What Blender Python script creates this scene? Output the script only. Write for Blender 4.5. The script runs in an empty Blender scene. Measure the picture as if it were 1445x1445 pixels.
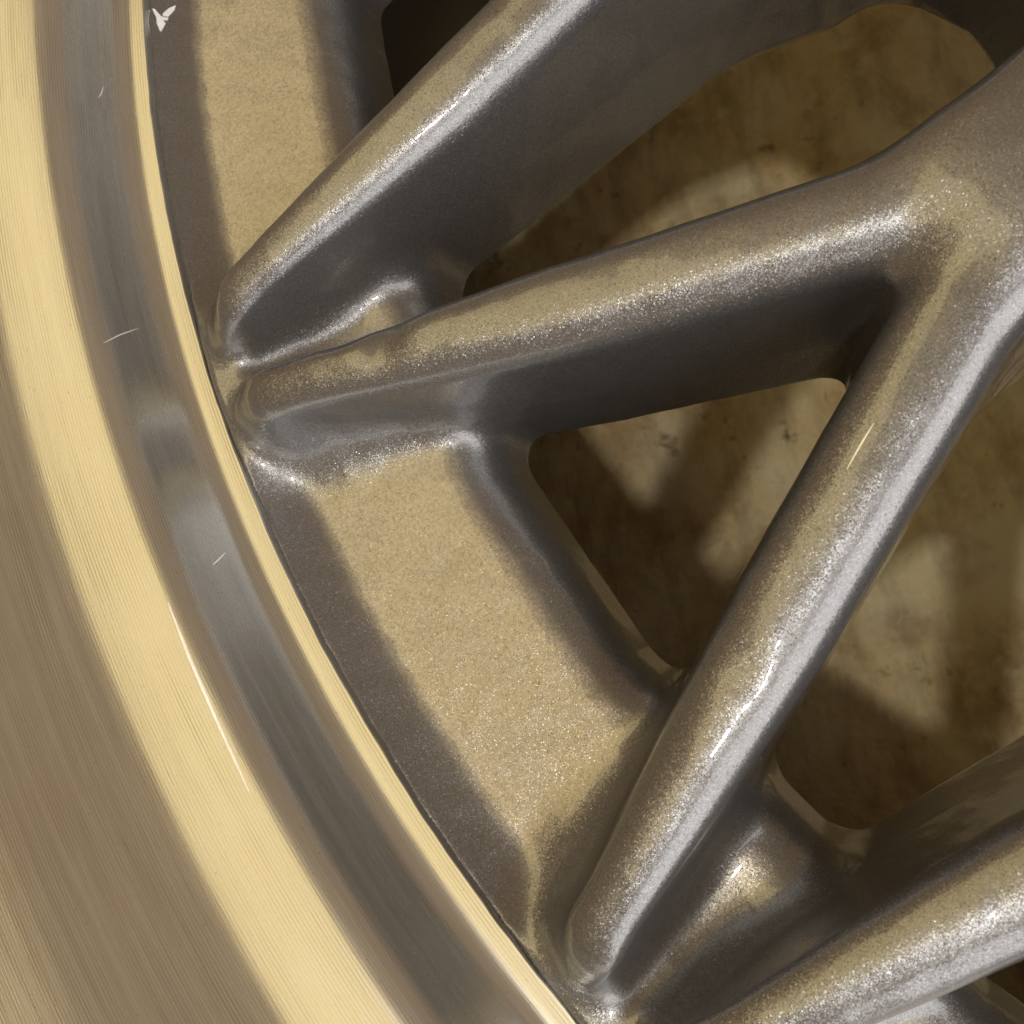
import bpy, math, random
import numpy as np
from mathutils import Matrix, Vector

random.seed(7)
rng = np.random.default_rng(7)
scene = bpy.context.scene
COL = scene.collection
MM = 0.001
FACE_Z = 140.0            # mm: height of the wheel face plane above the floor
STEP = 2 * math.pi / 16   # sixteen Y shaped spokes
PHI = 3.336341838 + STEP / 2   # direction of the Y spoke in the middle of the view

# ------------------------------------------------------------------ camera
CAM = np.array([-158.56, -90.17, 98.83 + FACE_Z]) * MM
RIGHT = Vector((0.94715673, -0.18590936, -0.2614036))
UP = Vector((0.2338262, 0.95802137, 0.1658926))
FWD = Vector((-0.21958925, 0.2182493, -0.95086687))
cam_data = bpy.data.cameras.new('camera')
cam = bpy.data.objects.new('camera', cam_data)
COL.objects.link(cam)
m = Matrix((RIGHT, UP, -FWD)).transposed().to_4x4()
m.translation = Vector(CAM)
cam.matrix_world = m
cam_data.sensor_width = 36.0
cam_data.lens = 1300.0 / 1445.0 * 36.0
cam_data.clip_start = 0.005
cam_data.clip_end = 50
cam_data.dof.use_dof = True
cam_data.dof.focus_distance = 0.104
cam_data.dof.aperture_fstop = 60
scene.camera = cam

# ------------------------------------------------------------------ world and lamps
world = bpy.data.worlds.new('World')
scene.world = world
world.use_nodes = True
bg = world.node_tree.nodes['Background']
bg.inputs[0].default_value = (0.265, 0.168, 0.084, 1)
bg.inputs[1].default_value = 1.05

P0 = Vector((-190, -60, FACE_Z)) * MM
def lamp(name, pos, aim, sx, sy, radiance, color):
    l = bpy.data.lights.new(name, 'AREA')
    l.shape = 'RECTANGLE'
    l.size, l.size_y = sx, sy
    l.energy = radiance * math.pi * sx * sy
    l.color = color
    o = bpy.data.objects.new(name, l)
    COL.objects.link(o)
    o.location = P0 + Vector(pos)
    if aim: o.rotation_euler = Vector(pos).to_track_quat('Z', 'Y').to_euler()
    return o
R_ = math.radians
# a long warm ceiling panel, a small cool lamp hanging under it, and a window to the side
panel = lamp('warm_ceiling_panel', (-0.40, 0.42, 1.0), False, 0.42, 1.66, 1.75, (0.97, 0.785, 0.375))
panel.rotation_euler = (0, 0, R_(14))
lamp('cool_ceiling_lamp', (0.08, -0.36, 0.95), True, 0.045, 0.045, 400.0, (1.0, 0.98, 0.94))
lamp('side_window', (1.75, -1.6, 1.25), True, 4.2, 2.4, 2.4, (0.97, 0.98, 0.98))

scene.render.engine = 'CYCLES'
scene.cycles.use_denoising = True
scene.cycles.sample_clamp_indirect = 6
scene.cycles.max_bounces = 4
scene.cycles.glossy_bounces = 3
scene.cycles.diffuse_bounces = 2
scene.view_settings.view_transform = 'Standard'
scene.view_settings.look = 'None'
scene.view_settings.exposure = 0.0
scene.view_settings.gamma = 1.0
scene.view_settings.use_curve_mapping = False

# ------------------------------------------------------------------ helpers
def mesh_obj(name, verts, faces, mat, parent=None, normals=None, smooth=True):
    me = bpy.data.meshes.new(name)
    verts = np.asarray(verts, dtype=np.float64)
    me.from_pydata(verts.tolist(), [], faces.tolist() if hasattr(faces, 'tolist') else faces)
    if smooth:
        me.polygons.foreach_set('use_smooth', np.ones(len(me.polygons), dtype=bool))
    if normals is not None:
        me.normals_split_custom_set_from_vertices(np.asarray(normals).tolist())
    me.materials.append(mat)
    me.update()
    o = bpy.data.objects.new(name, me)
    COL.objects.link(o)
    if parent: o.parent = parent
    return o

class NT:
    def __init__(self, name):
        self.m = bpy.data.materials.new(name); self.m.use_nodes = True
        self.t = self.m.node_tree; self.n = self.t.nodes; self.l = self.t.links
        self.b = self.n['Principled BSDF']
    def node(self, typ, **kw):
        n = self.n.new(typ)
        for k, v in kw.items():
            if k.startswith('i_'):
                key = k[2:]
                n.inputs[int(key) if key.isdigit() else key].default_value = v
            else: setattr(n, k, v)
        return n
    def link(self, a, b): self.l.new(a, b)
    def math(self, op, a, b=None, c=None):
        n = self.node('ShaderNodeMath', operation=op)
        for i, v in enumerate((a, b, c)):
            if v is None: continue
            if hasattr(v, 'is_linked'): self.link(v, n.inputs[i])
            else: n.inputs[i].default_value = v
        return n.outputs[0]
    def vmath(self, op, a, b=None, s=None):
        n = self.node('ShaderNodeVectorMath', operation=op)
        for i, v in enumerate((a, b)):
            if v is None: continue
            if hasattr(v, 'is_linked'): self.link(v, n.inputs[i])
            else: n.inputs[i].default_value = v
        if s is not None:
            if hasattr(s, 'is_linked'): self.link(s, n.inputs['Scale'])
            else: n.inputs['Scale'].default_value = s
        return n.outputs[0] if op not in ('LENGTH', 'DOT_PRODUCT') else n.outputs[1]
    def noise(self, vec, scale, detail=4, rough=0.55, dist=0.0):
        n = self.node('ShaderNodeTexNoise')
        n.inputs['Scale'].default_value = scale; n.inputs['Detail'].default_value = detail
        n.inputs['Roughness'].default_value = rough; n.inputs['Distortion'].default_value = dist
        if vec is not None: self.link(vec, n.inputs['Vector'])
        return n.outputs['Fac']
    def ramp(self, fac, stops):
        n = self.node('ShaderNodeValToRGB')
        e = n.color_ramp.elements
        while len(e) < len(stops): e.new(0.5)
        for el, (p, c) in zip(e, stops):
            el.position = p; el.color = c if len(c) == 4 else (*c, 1)
        self.link(fac, n.inputs[0])
        return n.outputs[0]
    def mapr(self, v, a, b, c, d):
        n = self.node('ShaderNodeMapRange')
        self.link(v, n.inputs[0])
        for i, q in enumerate((a, b, c, d)): n.inputs[1 + i].default_value = q
        return n.outputs[0]
    def mix(self, fac, a, b, mode='MIX'):
        n = self.node('ShaderNodeMix', data_type='RGBA', blend_type=mode)
        for i, v in ((0, fac), (6, a), (7, b)):
            if hasattr(v, 'is_linked'): self.link(v, n.inputs[i])
            else: n.inputs[i].default_value = v
        return n.outputs[2]

# ------------------------------------------------------------------ materials
def paint_material():
    k = NT('grey metallic paint')
    co = k.node('ShaderNodeTexCoord').outputs['Object']
    geo = k.node('ShaderNodeNewGeometry')
    # flakes: every cell tilts its own way
    def flake(scale, amt):
        v = k.node('ShaderNodeTexVoronoi'); v.inputs['Scale'].default_value = scale
        v.inputs['Randomness'].default_value = 1.0
        k.link(co, v.inputs['Vector'])
        c = k.vmath('SUBTRACT', v.outputs['Color'], (0.5, 0.5, 0.5))
        l2 = k.math('MULTIPLY', k.vmath('DOT_PRODUCT', c, c), 5.5 * amt)
        return k.vmath('SCALE', c, s=l2), v.outputs['Color']
    f1, c1 = flake(6500, 0.05)
    f2, c2 = flake(11500, 0.11)
    # casting unevenness under the paint
    bump = k.node('ShaderNodeBump'); bump.inputs['Strength'].default_value = 0.06; bump.inputs['Distance'].default_value = 0.0004
    k.link(k.noise(co, 900, 3, 0.6), bump.inputs['Height'])
    nrm = k.vmath('ADD', k.vmath('ADD', bump.outputs[0], f1), f2)
    # a few flakes lie askew and flash on their own
    v3 = k.node('ShaderNodeTexVoronoi'); v3.inputs['Scale'].default_value = 6800; k.link(co, v3.inputs['Vector'])
    s3 = k.node('ShaderNodeSeparateColor'); k.link(v3.outputs['Color'], s3.inputs[0])
    askew = k.vmath('SCALE', k.vmath('SUBTRACT', v3.outputs['Color'], (0.5, 0.5, 0.5)), s=k.mapr(s3.outputs[0], 0.90, 0.93, 0.0, 0.36))
    nrm = k.vmath('ADD', nrm, askew)
    nrm = k.vmath('NORMALIZE', nrm)
    k.link(nrm, k.b.inputs['Normal'])
    spark = k.node('ShaderNodeSeparateColor'); k.link(c2, spark.inputs[0])
    big = k.noise(co, 55, 5, 0.6)
    base = k.ramp(spark.outputs[0], [(0.0, (0.17, 0.171, 0.18)), (0.6, (0.255, 0.257, 0.268)), (0.97, (0.30, 0.30, 0.31)), (1.0, (0.50, 0.49, 0.5))])
    base = k.mix(k.mapr(big, 0.35, 0.7, 0.0, 0.22), base, (0.20, 0.18, 0.155, 1))
    dust = k.noise(co, 1900, 2, 0.5)
    base = k.mix(k.mapr(dust, 0.66, 0.80, 0.0, 0.35), base, (0.10, 0.085, 0.06, 1))
    # paler, grainy tan on the low, up-facing floors of the pockets
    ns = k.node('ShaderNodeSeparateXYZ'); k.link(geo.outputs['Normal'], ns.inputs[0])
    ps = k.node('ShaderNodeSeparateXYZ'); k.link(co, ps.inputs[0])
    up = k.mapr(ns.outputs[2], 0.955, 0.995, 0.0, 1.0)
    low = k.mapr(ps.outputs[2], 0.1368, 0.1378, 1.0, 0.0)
    speckle = k.mapr(k.noise(co, 2600, 3, 0.7), 0.36, 0.60, 0.15, 0.62)
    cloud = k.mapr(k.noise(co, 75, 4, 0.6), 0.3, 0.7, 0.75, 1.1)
    palem = k.math('MULTIPLY', k.math('MULTIPLY', up, low), k.math('MULTIPLY', speckle, cloud))
    base = k.mix(palem, base, (0.55, 0.48, 0.34, 1))
    k.link(base, k.b.inputs['Base Color'])
    k.link(k.mapr(palem, 0.0, 0.8, 0.75, 0.30), k.b.inputs['Metallic'])
    k.link(k.mapr(k.noise(co, 140, 4), 0.3, 0.7, 0.31, 0.37), k.b.inputs['Roughness'])
    k.b.inputs['Coat Weight'].default_value = 0.8
    k.link(k.mapr(k.noise(co, 260, 4), 0.35, 0.7, 0.02, 0.07), k.b.inputs['Coat Roughness'])
    cb = k.node('ShaderNodeBump'); cb.inputs['Strength'].default_value = 0.04; cb.inputs['Distance'].default_value = 0.0004
    k.link(k.noise(co, 700, 2), cb.inputs['Height'])
    k.link(cb.outputs[0], k.b.inputs['Coat Normal'])
    return k.m

def lip_material():
    k = NT('turned bare aluminium')
    co = k.node('ShaderNodeTexCoord').outputs['Object']
    s = k.node('ShaderNodeSeparateXYZ'); k.link(co, s.inputs[0])
    x, y, z = s.outputs
    r = k.math('SQRT', k.math('ADD', k.math('MULTIPLY', x, x), k.math('MULTIPLY', y, y)))
    prof = k.math('ADD', r, k.math('MULTIPLY', z, 0.8))      # runs along the profile
    th = k.math('ARCTAN2', y, x)
    cv = k.node('ShaderNodeCombineXYZ'); k.link(k.math('MULTIPLY', prof, 1.0), cv.inputs[0]); k.link(k.math('MULTIPLY', th, 0.012), cv.inputs[1])
    streak = k.noise(cv.outputs[0], 900, 5, 0.65)
    fine = k.noise(cv.outputs[0], 5200, 2, 0.5)
    wave = k.math('SINE', k.math('MULTIPLY', prof, 2 * math.pi / 0.00042))
    wavy = k.math('MULTIPLY', wave, k.mapr(k.noise(co, 45, 3), 0.36, 0.6, 0.35, 1.0))
    wavy = k.math('MULTIPLY', wavy, k.mapr(k.noise(cv.outputs[0], 420, 3, 0.6), 0.34, 0.66, 0.1, 1.15))
    h = k.math('ADD', k.math('MULTIPLY', wavy, 0.07), k.math('MULTIPLY', fine, 0.5))
    b = k.node('ShaderNodeBump'); b.inputs['Strength'].default_value = 0.11; b.inputs['Distance'].default_value = 0.0002
    k.link(h, b.inputs['Height'])
    k.link(b.outputs[0], k.b.inputs['Normal'])
    col = k.ramp(streak, [(0.25, (0.48, 0.47, 0.435)), (0.5, (0.53, 0.52, 0.485)), (0.8, (0.565, 0.555, 0.52))])
    col = k.mix(k.math('MULTIPLY', k.mapr(wavy, 0.0, 0.9, 0.0, 0.7), 1.0), col, (0.30, 0.27, 0.20, 1))
    dots = k.noise(co, 2300, 2, 0.5)
    col = k.mix(k.mapr(dots, 0.68, 0.80, 0.0, 0.5), col, (0.22, 0.17, 0.09, 1))
    haze = k.noise(co, 38, 5, 0.6)
    col = k.mix(k.mapr(haze, 0.4, 0.75, 0.0, 0.25), col, (0.45, 0.38, 0.27, 1))
    k.link(col, k.b.inputs['Base Color'])
    k.b.inputs['Metallic'].default_value = 0.78
    k.link(k.mapr(streak, 0.3, 0.7, 0.22, 0.31), k.b.inputs['Roughness'])
    k.b.inputs['Anisotropic'].default_value = 0.0
    k.b.inputs['Coat Weight'].default_value = 0.35
    k.b.inputs['Coat Roughness'].default_value = 0.03
    return k.m

def floor_material():
    k = NT('worn stained board')
    co = k.node('ShaderNodeTexCoord').outputs['Object']
    mp = k.node('ShaderNodeMapping'); mp.inputs['Rotation'].default_value = (0, 0, R_(-12)); mp.inputs['Scale'].default_value = (1, 0.35, 1)
    k.link(co, mp.inputs[0])
    grain = k.noise(mp.outputs[0], 110, 6, 0.62, 0.25)
    blotch = k.noise(co, 34, 7, 0.66, 0.3)
    fleck = k.noise(co, 120, 5, 0.62, 0.2)
    rust = k.noise(co, 48, 4, 0.6, 0.2)
    c = k.ramp(blotch, [(0.22, (0.20, 0.115, 0.046)), (0.32, (0.54, 0.365, 0.17)), (0.43, (0.76, 0.575, 0.29)), (0.60, (0.84, 0.70, 0.42))])
    c = k.mix(k.mapr(grain, 0.32, 0.54, 0.42, 0.0), c, (0.11, 0.066, 0.028, 1))
    c = k.mix(k.mapr(fleck, 0.55, 0.68, 0.0, 0.75), c, (0.82, 0.69, 0.42, 1))
    c = k.mix(k.mapr(fleck, 0.26, 0.38, 0.75, 0.0), c, (0.05, 0.03, 0.014, 1))
    c = k.mix(k.mapr(rust, 0.54, 0.68, 0.0, 0.4), c, (0.34, 0.15, 0.05, 1))
    k.link(c, k.b.inputs['Base Color'])
    k.b.inputs['Roughness'].default_value = 0.7
    b = k.node('ShaderNodeBump'); b.inputs['Strength'].default_value = 0.5; b.inputs['Distance'].default_value = 0.003
    k.link(k.math('ADD', grain, fleck), b.inputs['Height']); k.link(b.outputs[0], k.b.inputs['Normal'])
    return k.m

def plain_material(name, col, rough=0.5, metal=0.0, coat=0.0):
    k = NT(name)
    co = k.node('ShaderNodeTexCoord').outputs['Object']
    n = k.noise(co, 1500, 3)
    k.link(k.mix(k.mapr(n, 0.3, 0.7, 0.0, 0.5), (*col, 1), (*[c * 0.7 for c in col], 1)), k.b.inputs['Base Color'])
    k.b.inputs['Roughness'].default_value = rough
    k.b.inputs['Metallic'].default_value = metal
    k.b.inputs['Coat Weight'].default_value = coat
    return k.m

PAINT = paint_material()
LIP = lip_material()
FLOOR = floor_material()
CHIP = plain_material('bare chipped primer', (0.85, 0.86, 0.87), 0.4, 0.0)
BARREL = plain_material('dark barrel paint', (0.10, 0.095, 0.09), 0.45, 0.6)

# ------------------------------------------------------------------ the floor
def build_floor():
    n = 121; half = 0.9
    g = np.linspace(-1, 1, n); g = np.sign(g) * np.abs(g) ** 1.3 * half
    X, Y = np.meshgrid(g, g, indexing='ij')
    Z = 0.0012 * np.sin(X * 61 + 1.7 * np.sin(Y * 23)) * np.sin(Y * 17 + 1) - 0.0024
    v = np.stack([X.ravel(), Y.ravel(), Z.ravel()], 1)
    i = np.arange(n * n).reshape(n, n)
    f = np.stack([i[:-1, :-1].ravel(), i[1:, :-1].ravel(), i[1:, 1:].ravel(), i[:-1, 1:].ravel()], 1)
    o = mesh_obj('floor', v, f, FLOOR)
    o['kind'] = 'structure'
build_floor()

# ------------------------------------------------------------------ the painted casting as a distance field (mm, frame of one Y spoke)
def smin(a, b, k):
    h = np.clip(0.5 + 0.5 * (b - a) / k, 0, 1)
    return b * (1 - h) + a * h - k * h * (1 - h)
def smax(a, b, k): return -smin(-a, -b, k)

SL = math.atan(0.459); CA, SA = math.cos(SL), math.sin(SL)
ZB = -16.0
def crown(r):
    return np.interp(r, [60, 110, 135, 150, 170, 190, 205, 213, 216], [22, 19.6, 17.0, 15.0, 12.3, 10.2, 8.6, 7.2, 5.4])
def bar(v, z, w, zc, top):
    z0 = 0.5 * (zc + ZB); hh = 0.5 * (zc - ZB)
    rad = np.where(z > z0, top, 1.0)
    qx = v - w + rad; qz = np.abs(z - z0) - hh + rad
    return np.hypot(np.maximum(qx, 0), np.maximum(qz, 0)) + np.minimum(np.maximum(qx, qz), 0) - rad
def branch(x, y, z, r, zc):
    v = np.abs(-(x - 134) * SA + y * CA)
    u = (x - 134) * CA + y * SA
    k = np.interp(r, [145, 178, 195, 208], [0.065, 0.075, 0.12, 0.16])
    wm = np.interp(r, [150, 178, 195, 208], [6.1, 5.8, 4.9, 4.0])
    w = np.maximum(wm - k * np.maximum(z, -4) - 0.03 * np.minimum(z + 4, 0), 2.0)
    d = bar(v, z, w, zc, np.maximum(wm - k * zc - 0.15, 1.6))
    d = smax(d, r - 218.0 + 0.40 * np.maximum(z, -4), 5.0)
    return smax(d, -u - 6, 3.0)
def casting(P, dents=(), full=False):
    r = np.hypot(P[..., 0], P[..., 1]); t = np.arctan2(P[..., 1], P[..., 0]); z = P[..., 2]
    ta = np.abs(t)
    x = r * np.cos(ta); y = r * np.sin(ta)
    zc = crown(r)
    b1 = branch(x, y, z, r, zc)
    b1m = branch(x, -y, z, r, zc)
    b2 = branch(r * np.cos(STEP - ta), r * np.sin(STEP - ta), z, r, zc)
    br = smin(b1, b1m, 5.0)
    ws = 8.7 - 0.03 * z + np.clip((112 - x) / 14, 0, 1) ** 2 * 2
    st = bar(np.abs(y), z, ws, zc - 0.2, 5.0)
    st = smax(st, x - 139, 5.0)
    sp = smin(br, st, 9.0)
    sp = smin(sp, b2, np.interp(r, [150, 200, 212], [2.5, 3.0, 5.0]))
    hub = smax(r - 117.0, z - 8.0 - 0.02 * (117 - r), 3.0)
    hub = smax(hub, ZB - z, 1.0)
    # arch shaped inner end of the big windows
    sp = smin(sp, hub, 13.0)
    sp = smax(sp, z - zc - 0.7, 3.0)
    # ring that carries the pockets
    xp = r * np.cos(STEP / 2 - ta)
    wall = np.minimum(190.3 - x, 189.2 - xp) + 0.22 * (z - ZB)
    zf = -4.4 + 3.1 * np.clip((r - 213.6) / 6.9, 0, 1.1) ** 2
    ring = smax(wall, z - zf, 6.5)
    ring = smax(ring, ZB - z, 1.0)
    ring = smax(ring, r - 222.4, 0.5)
    d = smin(sp, ring, np.interp(r, [200, 210], [4.4, 8.0]))
    d = smax(d, (z + 1.0 - (220.95 - r) * 4.0) / 4.12, 1.0)      # paint stops under the turned edge
    # slow unevenness of the casting, none at the seam between two sectors
    win = np.clip((STEP / 2 - ta) / 0.05, 0, 1)
    d = d + win * 0.035 * (np.sin(P[..., 0] * 0.55 + 1.3 * np.sin(P[..., 1] * 0.4)) * np.sin(P[..., 1] * 0.83 + P[..., 2] * 0.5) + 0.25 * np.sin(P[..., 0] * 1.5 + P[..., 2]) * np.sin(P[..., 1] * 1.4))
    for (cx, cy, cz, ra, rb, ang, dep) in dents:
        ux = (P[..., 0] - cx) * math.cos(ang) + (P[..., 1] - cy) * math.sin(ang)
        uy = -(P[..., 0] - cx) * math.sin(ang) + (P[..., 1] - cy) * math.cos(ang)
        q = (ux / ra) ** 2 + (uy / rb) ** 2 + ((P[..., 2] - cz) / (0.9 * max(ra, rb) + 1)) ** 2
        d = d + dep * np.exp(-q)
    return d

def surface_nets(fun, dr=0.62, nt=122, dz=0.62):
    rr = np.arange(58.0, 223.0, dr)
    dt = STEP / nt
    tt = -STEP / 2 + (np.arange(nt + 2) - 1) * dt
    zz = np.arange(-17.3, 25.0, dz)
    Rg, Tg = np.meshgrid(rr, tt, indexing='ij')
    X = (Rg * np.cos(Tg)); Y = (Rg * np.sin(Tg))
    F = np.empty((len(rr), len(tt), len(zz)), dtype=np.float32)
    # periodic value: fold the angle back into the sector
    Tf = (Tg + STEP / 2) % STEP - STEP / 2
    Xf = Rg * np.cos(Tf); Yf = Rg * np.sin(Tf)
    for k, zv in enumerate(zz):
        F[:, :, k] = fun(np.stack([Xf, Yf, np.full_like(Xf, zv)], -1))
    S = F < 0
    nr_, nt_, nz_ = F.shape
    acc = np.zeros((nr_ - 1, nt_ - 1, nz_ - 1, 3), dtype=np.float32); cnt = np.zeros((nr_ - 1, nt_ - 1, nz_ - 1), dtype=np.float32)
    def sub(A, o): return A[o[0]:A.shape[0] - 1 + o[0], o[1]:A.shape[1] - 1 + o[1], o[2]:A.shape[2] - 1 + o[2]]
    corners = [(a, b, c) for a in (0, 1) for b in (0, 1) for c in (0, 1)]
    for a in corners:
        for ax in range(3):
            if a[ax]: continue
            b = list(a); b[ax] = 1; b = tuple(b)
            fa, fb = sub(F, a), sub(F, b)
            cr = (fa < 0) != (fb < 0)
            w = np.where(cr, fa / np.where(cr, fa - fb, 1), 0)
            cnt += cr
            for d in range(3):
                acc[..., d] += np.where(cr, a[d] + (w if d == ax else 0), 0)
    act = cnt > 0
    idx = -np.ones(act.shape, dtype=np.int64)
    ci = np.argwhere(act)
    idx[act] = np.arange(len(ci))
    loc = acc[act] / cnt[act][:, None]
    g = ci + loc
    r = rr[0] + g[:, 0] * dr; t = tt[0] + g[:, 1] * dt; z = zz[0] + g[:, 2] * dz
    tf = (t + STEP / 2) % STEP - STEP / 2
    shift = t - tf
    V = np.stack([r * np.cos(tf), r * np.sin(tf), z], 1)
    def grad(V):
        e = 0.05; G = np.zeros_like(V)
        for d in range(3):
            o = np.zeros(3); o[d] = e
            G[:, d] = (fun(V + o) - fun(V - o)) / (2 * e)
        return G
    for _ in range(3):
        G = grad(V); f = fun(V)
        stepv = -(f / np.maximum((G * G).sum(1), 0.2))[:, None] * G
        V = V + np.clip(stepv, -0.4, 0.4)
    N = grad(V); N /= np.linalg.norm(N, axis=1)[:, None] + 1e-9
    c, s = np.cos(shift), np.sin(shift)
    rotv = lambda A: np.stack([A[:, 0] * c - A[:, 1] * s, A[:, 0] * s + A[:, 1] * c, A[:, 2]], 1)
    V = rotv(V); N = rotv(N)
    quads = []
    def emit(ax, o1, o2):
        # edges along ax at nodes (i,j,k)
        sl = [slice(1, -1)] * 3
        lo = [slice(1, nr_ - 1), slice(1, nt_ - 1), slice(1, nz_ - 1)]
        hi = [slice(1, nr_ - 1), slice(1, nt_ - 1), slice(1, nz_ - 1)]
        lo[ax] = slice(0, F.shape[ax] - 1); hi[ax] = slice(1, F.shape[ax])
        if ax == 1: lo[1] = slice(1, nt_ - 1); hi[1] = slice(2, nt_)
        A = S[tuple(lo)]; B = S[tuple(hi)]
        ch = np.argwhere(A != B)
        base = ch + np.array([lo[0].start, lo[1].start, lo[2].start])
        ins = A[tuple(ch.T)]
        def cell(d1, d2):
            b = base.copy(); b[:, o1] += d1; b[:, o2] += d2
            return idx[b[:, 0], b[:, 1], b[:, 2]]
        q = np.stack([cell(-1, -1), cell(0, -1), cell(0, 0), cell(-1, 0)], 1)
        q[~ins] = q[~ins][:, ::-1]
        quads.append(q)
    emit(0, 1, 2); emit(1, 2, 0); emit(2, 0, 1)
    Q = np.concatenate(quads)
    Q = Q[(Q >= 0).all(1)]
    return V, N, Q

def classify(V, Q):
    c = V[Q].mean(1)
    r = np.hypot(c[:, 0], c[:, 1]); t = np.arctan2(c[:, 1], c[:, 0])
    zc = crown(r)
    ta = np.abs(t)
    b = branch(r * np.cos(ta), r * np.sin(ta), c[:, 2], r, zc)
    b2 = branch(r * np.cos(STEP - ta), r * np.sin(STEP - ta), c[:, 2], r, zc)
    xw = np.minimum(188.5 - c[:, 0], 187.5 - r * np.cos(STEP / 2 - ta))
    cls = np.zeros(len(c), dtype=int)                       # 0 stem
    cls[(c[:, 0] > 146) & (t >= 0)] = 1                     # branches
    cls[(c[:, 0] > 146) & (t < 0)] = 2
    pocket = (xw < 0) & (np.minimum(b, b2) > 1.2)
    side = np.abs(np.abs(t)) < np.arctan2(0.459 * (r - 134), r)
    cls[pocket & side] = 3                                  # wide pocket
    cls[pocket & ~side & (t >= 0)] = 4                      # halves of the narrow pocket
    cls[pocket & ~side & (t < 0)] = 5
    cls[r < 104] = 6
    return cls

def take(V, N, Q, sel):
    q = Q[sel]
    u, inv = np.unique(q.ravel(), return_inverse=True)
    return V[u], N[u], inv.reshape(q.shape)
def rz(A, a):
    c, s = math.cos(a), math.sin(a)
    return np.stack([A[:, 0] * c - A[:, 1] * s, A[:, 0] * s + A[:, 1] * c, A[:, 2]], 1)
def to_m(V): return (V + np.array([0, 0, FACE_Z])) * MM

wheel = bpy.data.objects.new('alloy_wheel', None)
COL.objects.link(wheel)
wheel.empty_display_size = 0.05
wheel['label'] = 'grey metallic multi spoke alloy wheel with polished gold-reflecting lip lying face up on worn board'
wheel['category'] = 'wheel'

Vs, Ns, Qs = surface_nets(casting)
cls = classify(Vs, Qs)
DENTS = [(193.2, -29.6, 10.5, 2.8, 2.2, 0.6, 1.2), (197.5, -33.0, 9.0, 3.2, 1.4, -0.4, 0.45),
         (204.8, -7.7, -4.2, 3.2, 1.3, 0.35, 0.13), (183.0, 21.6, 10.0, 2.4, 2.0, 0.4, 0.22), (178.6, 20.4, 9.6, 1.8, 1.6, 0.4, -0.15),
         (190.0, 26.0, 8.6, 2.2, 2.0, 0.4, -0.2), (199.0, -25.5, -2.0, 5.0, 1.0, -0.45, 0.25)]
Vm, Nm, Qm = surface_nets(lambda P: casting(P, DENTS))
clm = classify(Vm, Qm)

def sector_meshes(V, N, Q, cl):
    out = {}
    for key, ids in (('spoke', [0]), ('branch+', [1]), ('branch-', [2]), ('pocket', [3])):
        out[key] = take(V, N, Q, np.isin(cl, ids))
    return out
proto = sector_meshes(Vs, Ns, Qs, cls)
main = sector_meshes(Vm, Nm, Qm, clm)
a = take(Vs, Ns, Qs, cls == 4); b = take(Vs, Ns, Qs, cls == 5)
narrow = (np.concatenate([a[0], rz(b[0], STEP)]), np.concatenate([a[1], rz(b[1], STEP)]), np.concatenate([a[2], b[2] + len(a[0])]))

def make_mesh(name, data, mat=PAINT):
    V, N, F = data
    me = bpy.data.meshes.new(name)
    me.from_pydata(to_m(V).tolist(), [], F.tolist())
    me.polygons.foreach_set('use_smooth', np.ones(len(me.polygons), dtype=bool))
    me.normals_split_custom_set_from_vertices(N.tolist())
    me.materials.append(mat)
    return me
ME = {k: make_mesh(k, d) for k, d in proto.items()}
MEM = {k: make_mesh(k, d) for k, d in main.items()}
ME_N = make_mesh('narrow', narrow)

def link(name, me, parent, rot=None):
    o = bpy.data.objects.new(name, me)
    COL.objects.link(o)
    o.parent = parent
    if rot is not None: o.rotation_euler = (0, 0, rot)
    return o
for i in range(16):
    S_ = MEM if i == 0 else ME
    rot = PHI + i * STEP
    spk = link('spoke', S_['spoke'], wheel, rot)
    link('branch', S_['branch+'], spk); link('branch', S_['branch-'], spk)
    link('pocket', S_['pocket'], wheel, rot)
    link('pocket', ME_N, wheel, rot)

# hub: one mesh, the inner disc of the casting plus a turned centre
hb = take(Vs, Ns, Qs, cls == 6)
hv = [rz(hb[0], i * STEP + PHI) for i in range(16)]; hn = [rz(hb[1], i * STEP + PHI) for i in range(16)]
hf = [hb[2] + i * len(hb[0]) for i in range(16)]

def lathe(profile, seg):
    pr = np.array(profile, dtype=float)
    d = np.gradient(pr, axis=0)
    nrm = np.stack([-d[:, 1], d[:, 0]], 1); nrm /= np.linalg.norm(nrm, axis=1)[:, None] + 1e-12
    th = np.arange(seg) * 2 * math.pi / seg
    V = np.stack([np.outer(np.cos(th), pr[:, 0]), np.outer(np.sin(th), pr[:, 0]), np.tile(pr[:, 1], (seg, 1))], -1).reshape(-1, 3)
    N = np.stack([np.outer(np.cos(th), nrm[:, 0]), np.outer(np.sin(th), nrm[:, 0]), np.tile(nrm[:, 1], (seg, 1))], -1).reshape(-1, 3)
    n = len(pr)
    i = (np.arange(seg)[:, None] * n + np.arange(n - 1)[None]).ravel()
    j = ((np.arange(seg)[:, None] + 1) % seg * n + np.arange(n - 1)[None]).ravel()
    F = np.stack([i, i + 1, j + 1, j], 1)[:, ::-1]
    return V, N, F
link('hub', make_mesh('hub', (np.concatenate(hv), np.concatenate(hn), np.concatenate(hf))), wheel)
cap = [(58.6, -15), (58.6, 7.0), (57.5, 8.6), (52, 8.8), (44, 7.5), (38, 3), (36, 1), (33, 1.5), (31, 4), (28, 5.2), (18, 6), (8, 6.4), (0.5, 6.5)]
V, N, F = lathe(cap, 128)
mesh_obj('centre_cap', to_m(V), F[:, ::-1], PAINT, wheel)

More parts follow.
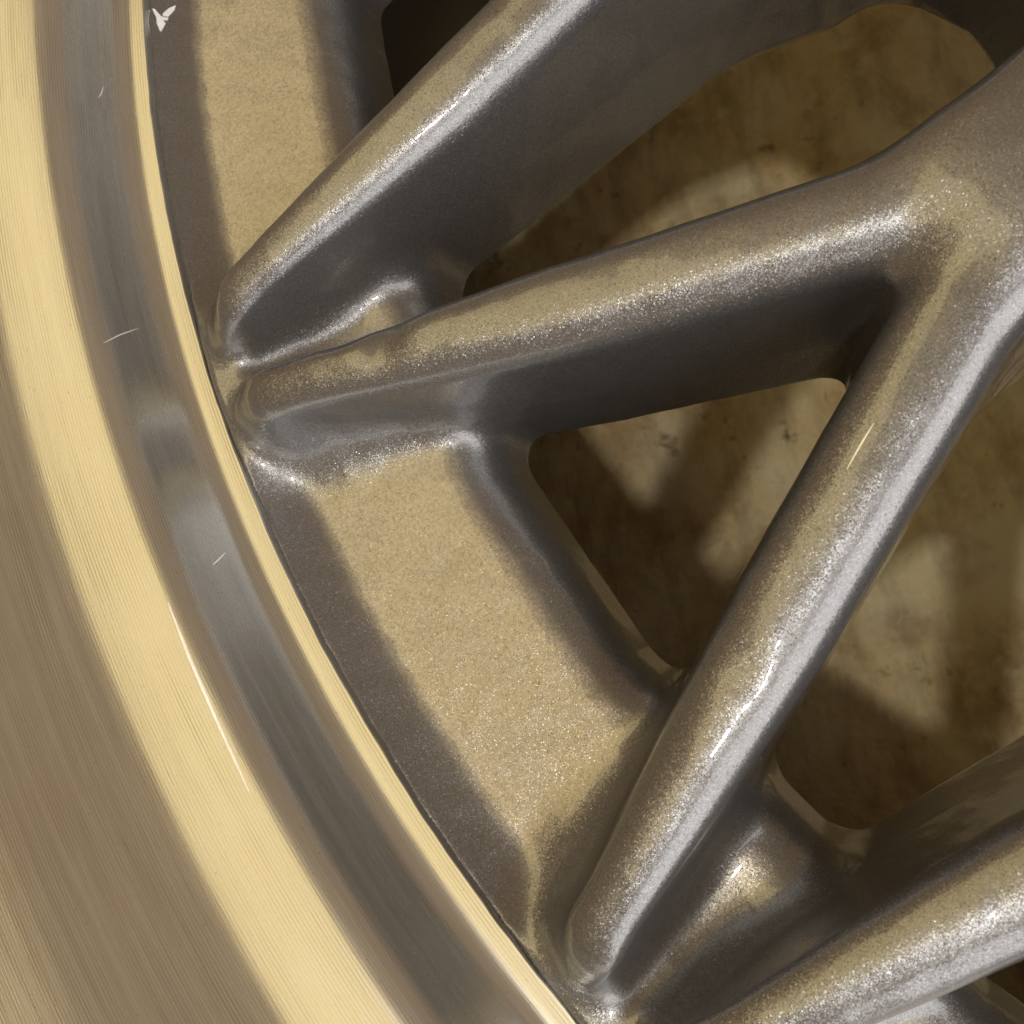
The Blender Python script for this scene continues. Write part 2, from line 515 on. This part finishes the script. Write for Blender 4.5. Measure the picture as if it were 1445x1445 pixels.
# ------------------------------------------------------------------ lip: turned profile, r/z in mm
def lip_profile():
    """slope of the turned surface (degrees, rising outward) against radius; integrated to height"""
    keys = [(220.85, 1.5), (222.4, 3), (223.2, 12), (225.0, 56), (226.4, 64), (228.0, 64), (228.9, 50), (230.0, 20), (231.0, 11),
            (235.5, 8.0), (239.0, 7.0), (241.0, -2), (245, -3.5), (251, -3.5), (257, -2.0), (259, 1), (262, 6.0), (266, 8.0), (273, 8.0), (275.5, -4), (278, -30), (279.5, -62)]
    rs = np.concatenate([np.arange(220.85, 224.0, 0.14), np.arange(224.0, 231.5, 0.08), np.arange(231.5, 279.5, 0.22)])
    sl = np.interp(rs, [k[0] for k in keys], [k[1] for k in keys])
    for _ in range(2): sl = np.convolve(np.pad(sl, 2, mode='edge'), [0.1, 0.2, 0.4, 0.2, 0.1], 'valid')
    z = np.concatenate([[0], np.cumsum(0.5 * (np.tan(np.radians(sl[1:])) + np.tan(np.radians(sl[:-1]))) * np.diff(rs))])
    pts = [(220.7, -3.0), (220.7, -1.5), (220.7, -0.3), (220.72, -0.14), (220.77, -0.04)] + list(zip(rs, z + 0.0))
    rl, zl = pts[-1]
    pts += [(280.1, zl - 2), (280.3, zl - 5), (279.7, zl - 9), (268, zl - 12)]
    return pts
LP = lip_profile()
V, N, F = lathe(LP, 1800)
# the cut edge of the lip is not perfectly even
jit = np.convolve(rng.normal(size=1800 + 4), [0.15, 0.25, 0.3, 0.25, 0.15], 'valid') * 0.09
for kk in range(6):
    ring_i = np.arange(1800) * len(LP) + kk
    V[ring_i, :2] *= (1 + jit / 220.7)[:, None]
mesh_obj('lip', to_m(V), F[:, ::-1], LIP, wheel, N * np.where(N[:, 2:3] < -2, -1, 1))

# barrel behind the face, down to the floor
zl = LP[-1][1]
bp = [(222.2, -1.8), (216.5, -6), (215, -14), (213, -22), (205, -34), (200, -48), (199, -70), (202, -96), (212, -116), (220, -132), (228, -138), (236, -139.9), (238, -136), (232, -128), (224, -112), (212, -92), (206, -70), (208, -48), (218, -34), (232, -22), (244, -8), (266, zl - 1.5)]
V, N, F = lathe(bp, 300)
mesh_obj('barrel', to_m(V), F, BARREL, wheel)

# ------------------------------------------------------------------ scratches, a lip highlight made as a sliver, and paint chips, laid on the surface
bpy.context.view_layer.update()
DG = bpy.context.evaluated_depsgraph_get()
def on_surface(u, v):
    d = (RIGHT * ((u - 722.5) / 1300.0) - UP * ((v - 722.5) / 1300.0) + FWD).normalized()
    hit, loc, nor, *_ = scene.ray_cast(DG, Vector(CAM), d)
    return loc, nor
def ridge(name, pts, width, mat, n=24):
    pts = np.array(pts, dtype=float)
    s = np.linspace(0, len(pts) - 1, n)
    uv = np.stack([np.interp(s, np.arange(len(pts)), pts[:, k]) for k in (0, 1)], 1)
    P = [on_surface(*p) for p in uv]
    V = []; F = []
    for i, (p, nn) in enumerate(P):
        t = (P[min(i + 1, n - 1)][0] - P[max(i - 1, 0)][0]).normalized()
        side = nn.cross(t).normalized()
        w = width * MM * 0.5 * (0.12 + 0.88 * math.sin(math.pi * (i + 0.5) / n) ** 0.7)
        for a in np.linspace(-0.15, math.pi + 0.15, 7):
            V.append(p + side * (math.cos(a) * w) + nn * (math.sin(a) * w * 0.09))
        if i:
            b = (i - 1) * 7
            for j in range(6): F.append((b + j, b + j + 1, b + j + 8, b + j + 7))
    o = mesh_obj(name, np.array(V), F, mat, wheel)
    return o
def chip(polys):
    V = []; F = []
    for poly in polys:
        P = [on_surface(*p) for p in poly]
        b = len(V); n = len(P)
        V += [p + nn * 0.00007 for p, nn in P] + [p - nn * 0.00005 for p, nn in P]
        F.append(tuple(range(b, b + n)))
        for i in range(n): F.append((b + i, b + n + i, b + n + (i + 1) % n, b + (i + 1) % n))
    o = mesh_obj('paint_chip', np.array(V), F, CHIP, wheel, smooth=False)
    o['label'] = 'white flake of chipped paint beside the lip'
q = 300 / 1445
chip([[(a * q, b * q) for a, b in pl] for pl in (
    [(1035, 60), (1050, 62), (1095, 112), (1145, 125), (1138, 140), (1108, 138), (1126, 160), (1098, 213), (1088, 213), (1066, 160), (1062, 120)],
    [(1108, 92), (1150, 56), (1196, 38), (1184, 72), (1142, 116), (1104, 106)])])
METAL = plain_material('bright scratch and glint metal', (0.98, 0.98, 0.98), 0.3, 0.4)
ridge('scratch_or_glint', [(237, 850), (268, 930), (305, 1015), (352, 1118)], 0.5, METAL, 40)  # lamp's highlight along the lip, put in as a bright sliver
ridge('scratch_or_glint', [(1233, 597), (1214, 628), (1195, 662)], 0.17, METAL)
ridge('scratch_or_glint', [(146, 484), (170, 472), (196, 463)], 0.16, METAL)
ridge('scratch_or_glint', [(300, 797), (306, 792), (318, 780)], 0.2, METAL)
ridge('scratch_or_glint', [(139, 138), (143, 132), (146, 122)], 0.14, METAL)
ridge('scratch_or_glint', [(211, 14), (209, 30), (212, 48)], 0.16, METAL)
